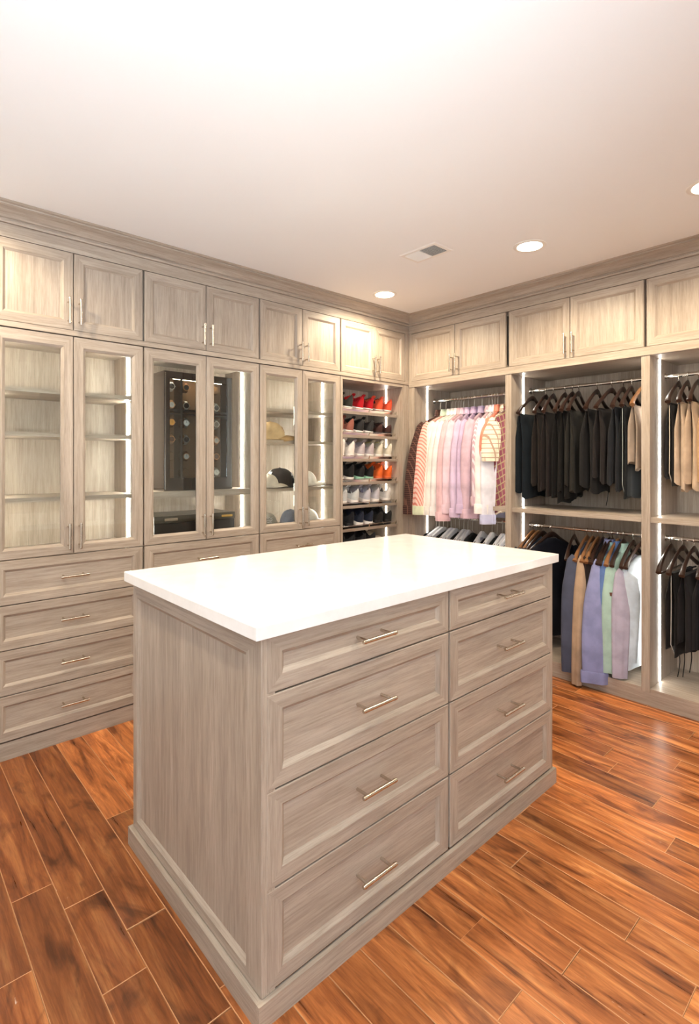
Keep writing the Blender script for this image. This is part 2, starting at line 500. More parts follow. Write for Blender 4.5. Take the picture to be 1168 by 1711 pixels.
def tall_cabinet(label, x0, x1, shelves):
    w = x1 - x0; a = w / 2; s = .018
    t = thing('display_cabinet', label, 'cabinet', loc_a(x0, x1), 0, 'glass fronted display cabinets')
    mb = MB()
    mb.box(-a, -a + s, .034, .392, .08, 1.914, 1); mb.box(a - s, a, .034, .392, .08, 1.914, 1)
    mb.box(-a + s, a - s, .384, .392, .08, 1.914, 1)
    mb.box(-a + s, a - s, .034, .384, 1.894, 1.914, 0)
    mb.box(-a + s, a - s, .034, .384, .866, .889, 0)
    mb.box(-a + s, a - s, .034, .384, .08, .098, 0)
    for z in (.682, .483, .283): mb.box(-a + s, a - s,   .045, .07, z - .012, z + .012, 0)
    build(mb, 'carcass', W3, t)
    zs = [.889]
    for z, th in shelves:
        build(MB().box(-a + s + .001, a - s - .001, .045, .383, z - th, z, 0), 'shelf', WX, t)
        zs += [z - th, z]
    zs.append(1.894)
    for k in range(0, len(zs), 2):
        for sd in (-1, 1): led(t, sd * (a - s), sd, .176, zs[k] + .002, zs[k + 1] - .002, LED_CABINET)
    dw = w / 2 - .006
    door(t, -dw / 2 - .002, .884, dw, 1.912 - .884, 1, .968, True, fr=(.042, .042, .050, .040))
    door(t, dw / 2 + .002, .884, dw, 1.912 - .884, -1, .968, True, fr=(.042, .042, .050, .040))
    for z0, z1 in ((.6845, .8795), (.4855, .6805), (.2855, .4815), (.0845, .2815)):
        drawer(t, 0, z0, w - .009, z1 - z0)
    return t

C1, C2, C3, C4 = (.394, 1.059), (1.059, 1.761), (1.761, 2.4155), (2.4155, 3.083)
tall_cabinet('oak cabinet with empty lit glass shelves at the left edge, four drawers below', *C1, [(1.659, .02), (1.456, .02), (1.152, .02)])
tall_cabinet('oak cabinet whose glass doors show the black watch winder', *C2, [(1.157, .036)])
tall_cabinet('oak cabinet with caps on lit shelves behind glass doors', *C3, [(1.655, .02), (1.457, .02), (1.152, .02)])
upper_unit('upper_cabinet', 'two-door oak upper cabinet at the far left, above the empty glass shelves', loc_a(*C1, 1.943), (0, 0, 0), C1[1] - C1[0], DA)
upper_unit('upper_cabinet', 'two-door oak upper cabinet above the watch winder cabinet', loc_a(*C2, 1.943), (0, 0, 0), C2[1] - C2[0], DA)
upper_unit('upper_cabinet', 'two-door oak upper cabinet above the cabinet of caps', loc_a(*C3, 1.943), (0, 0, 0), C3[1] - C3[0], DA)
upper_unit('upper_cabinet', 'narrow two-door oak upper cabinet above the shoe shelves', loc_a(*C4, 1.943), (0, 0, 0), C4[1] - C4[0], DA)

build(MB().box(3.0835, XB + .0005, YA + .002, YA + .02, 1.9408, 2.3108), 'trim_7', WZ)['kind'] = 'structure'
build(MB().box(XB + .002, XB + .02, 2.7228, YA + .0015, 1.9408, 2.3108), 'trim_8', WZ)['kind'] = 'structure'
# open shoe cabinet in the corner
SH = [1.682, 1.512, 1.3405, 1.173, 1.004, .839, .675]
SLOPE = R(14)
def shoe_cabinet():
    x0, x1 = C4[0], XB
    t = thing('shoe_cabinet', 'open oak shoe cabinet with slanted lit shelves in the corner', 'cabinet', loc_a(x0, x1))
    w = x1 - x0; a = w / 2
    ir = 3.052 - (x0 + x1) / 2; il = -a + .020
    mb = MB()
    mb.box(-a, il, .001, .392, .08, 1.914, 1); mb.box(ir, ir + .02, .001, .392, .08, 1.914, 1)
    mb.box(il, ir, .384, .392, .08, 1.914, 1); mb.box(il, ir, .001, .384, 1.894, 1.914, 0); mb.box(il, ir, .001, .384, .08, .10, 0)
    build(mb, 'carcass', W3, t)
    build(MB().box(ir + .0205, a, .001, .02, .08, 1.914), 'filler_strip', WZ, t)
    L = .325
    for k, z in enumerate(SH):
        m2 = MB().box(il + .001, ir - .001, 0, L, -.02, 0)
        sh = build(m2, 'shelf', WX, t, (0, .052, z), (SLOPE, 0, 0))
        f = MB()
        f.box(il + .012, ir - .018, .004, .007, .001, .016)
        for x in (il + .014, (il + ir) / 2, ir - .02): f.tube([(x, .0025, -.012), (x, .0025, .026)], .003, 8)
        f.tube([(il + .010, .0025, .022), (ir - .016, .0025, .022)], .0028, 8)
        build(f, 'shoe_fence', CHROME, sh)['label'] = 'slim chrome shoe fence'
    ys = .176
    for z0, z1 in zip(SH[1:] + [.52], SH):
        dz = (ys - .052) * math.tan(SLOPE)
        for sd, x in ((1, ir), (-1, il)): led(t, x, sd, ys, z0 + dz + .004, z1 + dz - .024)
    for sd, x in ((1, ir), (-1, il)): led(t, x, sd, ys, SH[0] + dz + .004, 1.89)
    return t
shoe_cabinet()

# wall B: hanging bays
RODX, RODU, RODL = 3.365, 1.803, .888
def bay(label, y0, y1, fill=0):
    """y0<y1 world; local x = (yc - Y)"""
    w = y1 - y0; a = w / 2; s = .0215
    t = thing('wardrobe_bay', label, 'wardrobe', loc_b(y0, y1), 0, 'open hanging bays', ROT_B)
    L = -a + fill         # local x of the left inner panel's outer face
    mb = MB()
    mb.box(L, L + s, .001, DB, .072, 1.8955, 1); mb.box(a - s, a, .001, DB, .072, 1.8955, 1)
    mb.box(L + s, a - s, DB - .008, DB, .072, 1.8955, 1)
    mb.box(L + s, a - s, .004, DB - .008, 1.893, 1.912, 0)
    mb.box(L + s, a - s, .004, DB - .008, .072, .092, 0)
    build(mb, 'carcass', W3, t)
    if fill: build(MB().box(-a, L - .0005, .001, .02, .072, 1.8955), 'filler_strip', WZ, t)
    build(MB().box(L + s + .0005, a - s - .0005, .010, DB - .009, .990, 1.018), 'shelf', WX, t)
    rd = RODX - XB
    for z in (RODU, RODL):
        m = MB(); m.tube([(L + s + .004, rd, z), (a - s - .004, rd, z)], .0105, 14)
        ro = build(m, 'rod', CHROME, t, smooth=40)
        ro['label'] = 'chrome hanging rod'
        for x, sg in ((L + s, 1), (a - s, -1)):
            f = MB(); f.tube([(x + sg * .0006, rd, z), (x + sg * .006, rd, z)], .022, 16); f.tube([(x + sg * .005, rd, z), (x + sg * .016, rd, z)], .0135, 16)
            build(f, 'rod_flange', CHROME, ro, smooth=40)
    for z0, z1 in ((.094, .988), (1.020, 1.891)):
        led(t, L + s, -1, .153, z0, z1); led(t, a - s, 1, .153, z0, z1)
    return t
B1, B2, B3 = (1.8825, YA), (1.0495, 1.8825), (BY1, 1.0495)
bay('open oak hanging bay of shirts beside the shoe shelves', *B1, fill=.036)
bay('open oak hanging bay of dark trousers above long jackets', *B2)
bay('open oak hanging bay at the right edge with beige and black trousers', *B3)
upper_unit('upper_cabinet', 'two-door oak upper cabinet above the shirts, next to the corner', loc_b(*B1, 1.943), ROT_B, B1[1] - B1[0], DB, dl=.026, dr=.020)
upper_unit('upper_cabinet', 'two-door oak upper cabinet above the dark trousers', loc_b(*B2, 1.943), ROT_B, B2[1] - B2[0], DB, dl=.005, dr=.009)
upper_unit('upper_cabinet', 'two-door oak upper cabinet cut off by the right edge', loc_b(*B3, 1.943), ROT_B, B3[1] - B3[0], DB)

# ------------------------------------------------------------------ island
IX0, IX1, IY0, IY1 = .680, 2.083, 1.053, 1.858
isl = thing('island', 'grey-brown oak island with eight drawers in two columns', 'island', ((IX0 + IX1) / 2, IY0, 0))
cx = (IX0 + IX1) / 2
mb = MB(); a = (IX1 - IX0) / 2; D = IY1 - IY0
mb.box(-a + .02, -a + .038, .0, D, .062, .905, 1); mb.box(a - .018, a, 0, D, .062, .905, 1)
mb.box(-a + .038, a - .018, D - .018, D, .062, .905, 1)
mb.box(-a + .038, a - .018, .012, D - .018, .0605, .08, 0); mb.box(-a + .038, a - .018, .02, D - .018, .885, .905, 0)
mb.box(1.3885 - cx, 1.3955 - cx, .012, D - .018, .08, .885, 1)
for z in (.767, .537, .303): mb.box(-a + .038, a - .018, .045, .07, z - .012, z + .012, 0)
build(mb, 'carcass', W3, isl)
for z0, z1 in ((.7693, .903), (.5393, .7650), (.3053, .5350), (.0665, .3010)):
    drawer(isl, (.6945 + 1.3875) / 2 - cx, z0, 1.3875 - .6945, z1 - z0, -.001, .130)
    drawer(isl, (1.3965 + 2.0755) / 2 - cx, z0, 2.0755 - 1.3965, z1 - z0, -.001, .130)
# framed end panels
fr = (.035, .070, .052, .032)
ep = link('end_panel', frame_mesh(D, .843, .0195, fr, .012, .010), isl, (-a, D / 2, .062), ROT_B)
panel_part(ep, D, .843, fr, .012, .010, 'z')
mb = MB()
mb.box(-a - .014, a + .013, -.011, .0045, 0, .060, 0); mb.box(-a - .014, a + .013, D, D + .011, 0, .060, 0)
mb.box(-a - .014, -a + .004, .0045, D, 0, .060, 2); mb.box(a, a + .013, .0045, D, 0, .060, 2)
build(mb, 'plinth', W3, isl)
# worktop
bm = bmesh.new(); bmesh.ops.create_cube(bm, size=1)
for v in bm.verts:
    v.co = Vector((v.co.x * (2.106 - .655), v.co.y * (1.876 - 1.036), v.co.z * .033))
bmesh.ops.bevel(bm, geom=bm.edges[:], offset=.002, segments=2, affect='EDGES', profile=.5)
me = bpy.data.meshes.new('worktop'); bm.to_mesh(me); bm.free(); me.materials.append(QUARTZ)
tag(link('worktop', me, None, ((2.106 + .655) / 2, (1.876 + 1.036) / 2, .9225)), 'glossy white quartz worktop of the island', 'worktop')

# ------------------------------------------------------------------ ceiling: downlights and vent
def downlight(x, y, label):
    t = thing('recessed_downlight', label, 'light', (x, y, ZC), 0, 'recessed downlights')
    mb = MB(); n = 32
    def ring(r, z): return [(r * math.cos(2 * PI * k / n), r * math.sin(2 * PI * k / n), z) for k in range(n)]
    mb.rings([ring(.082, -.0002), ring(.082, -.002), ring(.076, -.0045), ring(.064, -.005), ring(.060, -.001)], 0, False, False)
    build(mb, 'trim_ring', WHITE_METAL, t, smooth=40)
    m2 = MB(); m2.rings([ring(.0605, -.0006), ring(.0605, -.003), ring(.04, -.0055), ring(.012, -.006)], 0)
    build(m2, 'lens', LENS, t)['label'] = 'glowing warm white lens'
    l = bpy.data.lights.new('downlight', 'SPOT'); l.energy = DOWN_POWER; l.color = WARM
    l.spot_size = R(165); l.spot_blend = .5; l.shadow_soft_size = .055
    lo = bpy.data.objects.new('downlight', l); COL.objects.link(lo); lo.location = (x, y, ZC - .03)
downlight(2.564, 2.470, 'round recessed downlight near the corner, above the shoe cabinet')
downlight(2.548, 1.411, 'round recessed downlight between the vent and the right cabinets')
downlight(2.530, .610, 'round recessed downlight at the right edge of the ceiling')
downlight(.20, 2.44, 'round recessed downlight outside the frame by the left cabinets')
downlight(.20, 1.41, 'round recessed downlight outside the frame left of the island')
downlight(1.45, .28, 'added unseen downlight outside the frame in front of the island')  # added lamp, put in to brighten the island drawers and floor

v = thing('ceiling_vent', 'white rectangular air vent in the ceiling', 'vent', (2.2175, 1.831, ZC))
mb = MB(); a, b = .0785, .125
o = [(-a, -b), (a, -b), (a, b), (-a, b)]; i1 = [(-a + .006, -b + .006), (a - .006, -b + .006), (a - .006, b - .006), (-a + .006, b - .006)]
i2 = [(-.055, -.101), (.055, -.101), (.055, .101), (-.055, .101)]
for A, za, B_, zb in ((o, -.0005, i1, -.005), (i1, -.005, i2, -.005), (i2, -.005, i2, -.0005)):
    for k in range(4):
        k2 = (k + 1) % 4
        mb.quad([(*A[k], za), (*A[k2], za), (*B_[k2], zb), (*B_[k], zb)])
mb.box(-.055, .055, -.001, .005, -.005, -.0008)
build(mb, 'frame', WHITE_METAL, v)
build(MB().box(-.055, .055, -.101, .101, -.0007, -.0003), 'duct', DUCT, v)
sm = MB().box(-.0042, .0042, -.0495, .0495, -.0005, .0005).mesh('slat', WHITE_METAL)
for k in range(10):
    x = -.0495 + k * .011
    link('slat', sm, v, (x, -.051, -.0045), (0, R(-48), 0))
    link('slat', sm, v, (x, .053, -.0045), (0, R(42), 0))

# ------------------------------------------------------------------ watch winder and watches
wx0, wx1, wy0, wy1, wz0, wz1 = 1.209, 1.629, 2.845, 3.10, 1.1575, 1.822
wd = thing('watch_winder', 'tall dark brown watch winder case with glass front, behind the glass doors', 'watch winder', ((wx0 + wx1) / 2, wy0, wz0))
a = (wx1 - wx0) / 2; D = wy1 - wy0; H = wz1 - wz0
mb = MB()
mb.box(-a, -a + .022, 0.012, D, 0, H); mb.box(a - .022, a, 0.012, D, 0, H); mb.box(-a + .022, a - .022, .012, D, 0, .05); mb.box(-a + .022, a - .022, .012, D, H - .03, H); mb.box(-a + .022, a - .022, D - .012, D, .05, H - .03)
build(mb, 'case', WINDER, wd)
dm = MB()
dm.box(-a, -a + .032, 0, .0115, 0, H); dm.box(a - .032, a, 0, .0115, 0, H); dm.box(-a + .032, a - .032, 0, .0115, 0, .07); dm.box(-a + .032, a - .032, 0, .0115, H - .04, H)
dd = build(dm, 'door', WINDER, wd)
build(MB().box(-a + .033, a - .033, .004, .007, .071, H - .041), 'pane', GLASS, dd)
build(MB().box(-a + .023, a - .023, .10, .11, .051, H - .031), 'lining', WINDER_IN, wd)
for z in (.425, .448): build(MB().box(-a + .023, a - .023, .013, .099, z, z + .010), 'divider', WINDER, wd)
build(MB().box(-.110, -.098, .013, .099, .051, H - .031), 'divider', WINDER, wd)
for sx in (-1, 1):
    b = MB()
    for k in range(62):
        z = .012 + k * (H - .024) / 61
        b.box(sx * (a - .006) - .0018, sx * (a - .006) + .0018, -.0035, 0, z - .0024, z + .0024)
    build(b, 'stud_trim', CHROME, wd)['label'] = 'row of tiny silver studs'
build(MB().box(-a + .06, a - .06, .016, .024, H - .040, H - .034), 'light_bar', emit('winder_light', (1, .84, .62, 1), 26), wd)['label'] = 'small warm light bar'
WC = [(1.268, 'left'), (1.355, 'middle'), (1.545, 'right')]
WZs = [1.744, 1.640, 1.542, 1.446, 1.350, 1.256]
finish = {(0, 0): ('steel', 'dark'), (0, 1): ('gold', 'silver'), (0, 2): ('gold', 'gold'), (0, 3): ('gold', 'brown'), (1, 0): ('gold', 'dark'), (1, 1): ('steel', 'dark'),
          (1, 2): ('steel', 'white'), (1, 3): ('steel', 'dark'), (1, 4): ('gold', 'silver'), (2, 1): ('steel', 'dark'), (2, 2): ('steel', 'grey'),
          (2, 3): ('gold', 'silver'), (2, 4): ('gold', 'brown'), (2, 5): ('steel', 'white')}
DIAL = {'dark': S(30, 32, 36), 'silver': S(190, 186, 178), 'gold': S(226, 160, 60), 'brown': S(90, 56, 30), 'white': S(235, 232, 225), 'grey': S(120, 116, 110)}
GOLD = plain('rose_gold', S(226, 172, 126), .38, 1)
STEEL = plain('brushed_steel', S(214, 212, 208), .38, 1)
cush = MB()
cush.rings([[(.020 * math.cos(2 * PI * k / 16) * s, y, .026 * math.sin(2 * PI * k / 16) * s) for k in range(16)] for y, s in ((0, .85), (.006, 1), (.05, 1))], 0)
cushm = cush.mesh('cushion', WINDER_IN, 40)
rown = ['top', 'second', 'third', 'fourth', 'fifth', 'bottom']
for c, (wx, cn) in enumerate(WC):
    for r, z in enumerate(WZs):
        link('cushion', cushm, wd, (wx - (wx0 + wx1) / 2, .045, z - wz0))
        if (c, r) not in finish: continue
        met, dial = finish[(c, r)]
        M = GOLD if met == 'gold' else STEEL
        w = thing('wrist_watch', '%s watch with %s dial, %s column, %s row of the winder' % ('rose gold' if met == 'gold' else 'steel', dial, cn, rown[r]), 'watch', (wx, wy0 + .040, z), 0, 'watches in the winder')
        k = MB()
        n = 20
        def rg(rad, y): return [(rad * math.cos(2 * PI * q / n), y, rad * math.sin(2 * PI * q / n)) for q in range(n)]
        k.rings([rg(.018, .003), rg(.0195, -.002), rg(.018, -.0065), rg(.0155, -.0065), rg(.0150, -.0045)], 0, True, False)
        k.tube([(.0195, -.002, 0), (.0225, -.002, 0)], .0022, 8)
        build(k, 'watch_case', M, w, smooth=40)
        build(MB().rings([rg(.0153, -.0042), rg(.0151, -.0048)]), 'dial', plain('dial_' + dial, DIAL[dial], .3), w)
        h = MB(); h.box(-.0006, .0006, -.0056, -.0050, 0, .011); h.box(0, .008, -.0056, -.0050, -.0006, .0006)
        build(h, 'hands', CHROME if dial in ('dark', 'brown') else BLACKBOX, w)
        st = MB()
        for s in (-1, 1):
            rings = []
            for q in range(9):
                an = q / 8 * 1.75
                zc = s * (.016 + .0135 * math.sin(an)); yc = -.001 + .020 * (1 - math.cos(an))
                hw = .0095 - .0015 * q / 8
                nx, nz = -math.cos(an), s * math.sin(an)
                rings.append([(-hw, yc, zc), (hw, yc, zc), (hw, yc + .002, zc - s * .001), (-hw, yc + .002, zc - s * .001)])
            st.rings(rings)
        build(st, 'strap', M if met == 'steel' or r % 2 else plain('brown_strap', S(110, 70, 44), .5), w, smooth=40)

bx = thing('watch_box', 'flat black leather watch box with small metal plates under the winder shelf', 'box', (1.385, 2.812, .8895))
build(MB().box(-.245, .240, 0, .26, 0, .092), 'body', BLACKBOX, bx)
build(MB().box(-.247, .242, -.002, .262, .0945, .132), 'lid', plain('dark_olive_leather', S(58, 54, 44), .35), bx)
build(MB().box(-.19, -.115, -.004, -.0022, .105, .120), 'name_plate', CHROME, bx)
build(MB().box(.155, .225, -.004, -.0022, .106, .118), 'latch', BRASS, bx)

# ------------------------------------------------------------------ caps
def cap(label, loc, rz, c_front, c_back, c_visor, emblem=None, sc=1.0, tilt=0):
    t = thing('baseball_cap', label, 'cap', loc, 0, 'caps in the display cabinet', (tilt, 0, rz))
    n, m = 28, 9
    mb = MB(); rings = []
    for j in range(m):
        p = j / (m - 1) * PI / 2 * .97
        rr = math.cos(p) ** .75; zz = math.sin(p) ** 1.05
        rings.append([(.080 * sc * rr * math.cos(2 * PI * k / n), .096 * sc * rr * math.sin(2 * PI * k / n) * (1 if math.sin(2 * PI * k / n) > 0 else .96), .004 + .108 * sc * zz) for k in range(n)])
    mb.rings(rings, 0, False, True)
    for q, f in enumerate(mb.f):
        ym = sum(mb.v[i][1] for i in f) / len(f)
        if ym > .048 * sc: mb.m[q] = 1
    build(mb, 'crown', [fabric(c_front), fabric(c_back)], t, smooth=60)
    vm = MB(); top = []; bot = []
    for j in range(7):
        s = j / 6
        rt = []
        for k in range(15):
            an = R(-152 + 124 * k / 14)
            ex = s * .072 * sc * (math.sin(PI * (k + .6) / 15.2) ** .6)
            x = (.0805 * sc) * math.cos(an); y = .0965 * sc * math.sin(an) - ex
            x *= 1 - .05 * s
            rt.append((x, y, .012 + .022 * sc * (1 - (x / .085) ** 2 * 1.25) - .020 * s * s * sc))
        top.append(rt); bot.append([(x, y, z - .003) for x, y, z in rt])
    vm.rings(top, 0, False, False, False); vm.rings(bot, 0, False, False, False)
    vm.rings([top[-1], bot[-1]], 0, False, False, False); vm.rings([top[0], bot[0]], 0, False, False, False)
    for e in (0, -1): vm.rings([[r[e] for r in top], [r[e] for r in bot]], 0, False, False, False)
    build(vm, 'visor', fabric(c_visor), t, smooth=60)
    b = MB(); b.rings([[(.007 * s * math.cos(2 * PI * k / 10), .007 * s * math.sin(2 * PI * k / 10), .110 * sc + z) for k in range(10)] for s, z in ((1, 0), (.9, .004), (.4, .006))])
    build(b, 'button', fabric(c_front), t, smooth=60)
    if emblem:
        e = MB()
        def surf(u, w):   # on the front of the crown
            p = w; an = -PI / 2 + u
            rr = math.cos(p) ** .75; zz = math.sin(p) ** 1.05
            return (.0815 * sc * rr * math.cos(an), .0935 * sc * rr * math.sin(an), .006 + .108 * sc * zz)
        for pts in (((-.42, .62), (-.30, .80), (-.12, .70), (.05, .82), (.22, .72), (.40, .78)), ((-.34, .50), (-.1, .60), (.12, .52), (.34, .62)), ((-.2, .42), (0, .46), (.22, .44))):
            e.tube([surf(*p) for p in pts], .0022 * sc, 6)
        build(e, 'emblem', fabric(emblem), t)
    return t
BL, WH = (30, 31, 36), (228, 222, 214)
cap('tan baseball cap on the second shelf of the glass cabinet', (1.935, 2.895, 1.4575), R(60), (206, 178, 136), (202, 172, 130), (184, 150, 106), (160, 120, 76), 1.08)
cap('black and white trucker cap with script emblem behind the glass', (2.035, 2.930, 1.1525), R(52), BL, (222, 222, 226), BL, (236, 236, 238), 1.12)
cap('cream cap with pale visor left of the black trucker cap', (1.905, 2.875, 1.1525), R(38), (226, 216, 200), (224, 214, 198), (226, 214, 196), None, .78)
cap('white cap with dark visor underside on the shelf by the light strip', (2.245, 2.93, 1.1525), R(75), (236, 230, 222), (236, 230, 222), (230, 222, 212), (200, 150, 140), .95)
cap('grey cap at the bottom left of the glass cabinet', (1.915, 2.905, .8895), R(-20), (150, 144, 136), (150, 144, 136), (140, 134, 128), (210, 205, 200), .9)
cap('faded blue-grey cap at the bottom of the glass cabinet beside the door stile', (2.125, 2.93, .8895), R(-30), (116, 122, 138), (116, 122, 138), (110, 116, 132), None, .95)
cap('white cap at the bottom right of the glass cabinet behind the handles', (2.262, 2.93, .8895), R(80), (228, 222, 214), (228, 222, 214), (222, 216, 206), None, .95)

# ------------------------------------------------------------------ shoes
def shoe_meshes(hc=1.0, low=False):
    Ls = .285
    def w(y):
        s = y / Ls
        base = .033 + .004 * s + .012 * math.exp(-((s - .70) / .20) ** 2)
        return base * min(1, math.sqrt(max(0, s / .09))) if s < .09 else base * (math.sqrt(max(0, 1 - ((s - .80) / .20) ** 2)) if s > .80 else 1)
    pts = [0, .006, .014, .026, .04, .06, .085, .11, .135, .16, .185, .205, .225, .245, .26, .272, .281, .285]
    def h(y):
        xs = [(0, .098), (.014, .113), (.032, .096), (.06, .077), (.085, .075), (.11, .090), (.135, .098), (.17, .082), (.21, .064), (.245, .054), (.27, .044), (.285, .030)]
        for (a, p), (b, q) in zip(xs[:-1], xs[1:]):
            if a <= y <= b:
                z = p + (q - p) * (y - a) / (b - a); break
        return (z - .02) * hc * (.74 if low and y < .15 else 1) + .02
    sole = MB(); rings = []
    ring = [(w(y) * 1.0 + .0005, y) for y in pts] + [(-w(y) - .0005, y) for y in reversed(pts[1:-1])]
    def off(d, z, lift): return [(x * (1 + d / .04), Ls / 2 + (y - Ls / 2) * (1 + d / .14), z + lift * max(0, (y / Ls - .75)) * .09) for x, y in ring]
    sole.rings([off(-.002, 0, 1), off(.002, .003, 1), off(.003, .018, .6), off(.001, .027, .5)], 0)
    up = MB(); n = 16; rg = []
    for y in pts:
        r = []
        for k in range(n + 1):
            v = PI * k / n
            x = w(y) * math.copysign(abs(math.cos(v)) ** .95, math.cos(v)) * (1 - .12 * math.sin(v))
            z = .02 + (h(y) - .02) * math.sin(v) ** .84
            e = (x / .021) ** 2 + ((y - .066) / .050) ** 2
            if e < 1: z -= (.055 * hc) * min(1, (1 - e) * 2.6)
            r.append((x, y, max(z, .026)))
        rg.append(r)
    up.rings(rg, 0, False, False, False)
    for q, f in enumerate(up.f):
        c = [sum(up.v[i][j] for i in f) / len(f) for j in (0, 1)]
        if (c[0] / .021) ** 2 + ((c[1] - .066) / .050) ** 2 < 1: up.m[q] = 1
    lc = MB()
    for y in (.128, .144, .160, .176, .192):
        lc.tube([(x, y + (.006 if x > 0 else -.002), .02 + (h(y) - .02) * max(.02, 1 - (x / w(y)) ** 2) ** .40 + .002) for x in (-.019, -.012, -.005, .005, .012, .019)], .0024, 6)
    tg = MB()
    tg.rings([[(x, y, z), (x, y + .006, z + .001), (-x, y + .006, z + .001), (-x, y, z)] for x, y, z in ((.016, .128, .085 * hc), (.018, .112, .100 * hc), (.016, .104, .113 * hc), (.008, .101, .118 * hc))])
    return sole, up, lc, tg
SM = {}
def shoe(label, x, row, sole_m, up_c, lin_c, lace_c, hc=1.0, low=False, turn=0, y=.030):
    key = (hc, low)
    if key not in SM: SM[key] = shoe_meshes(hc, low)
    sole, up, lc, tg = SM[key]
    dy = y
    loc = (x, YA + .052 + dy * math.cos(SLOPE), SH[row] + dy * math.sin(SLOPE) + .0006)
    t = thing('shoe', label, 'shoe', loc, 0, 'shoes on the slanted shelves', (SLOPE, 0, turn))
    key2 = (key, sole_m.name, up_c, lin_c, lace_c)
    if key2 not in SM:
        SM[key2] = (sole.mesh('sole', sole_m, 45), up.mesh('upper', [fabric(up_c, rough=.7), fabric(lin_c)], 60), lc.mesh('laces', fabric(lace_c), 60), tg.mesh('tongue', fabric(up_c), 60))
    a, b, c, d = SM[key2]
    link('sole', a, t)['label'] = 'rubber sole'
    link('upper', b, t); link('laces', c, t); link('tongue', d, t)
    return t
K, G2 = (34, 32, 32), (60, 58, 58)
XS = [2.492, 2.592, 2.692, 2.792, 2.892, 2.992]
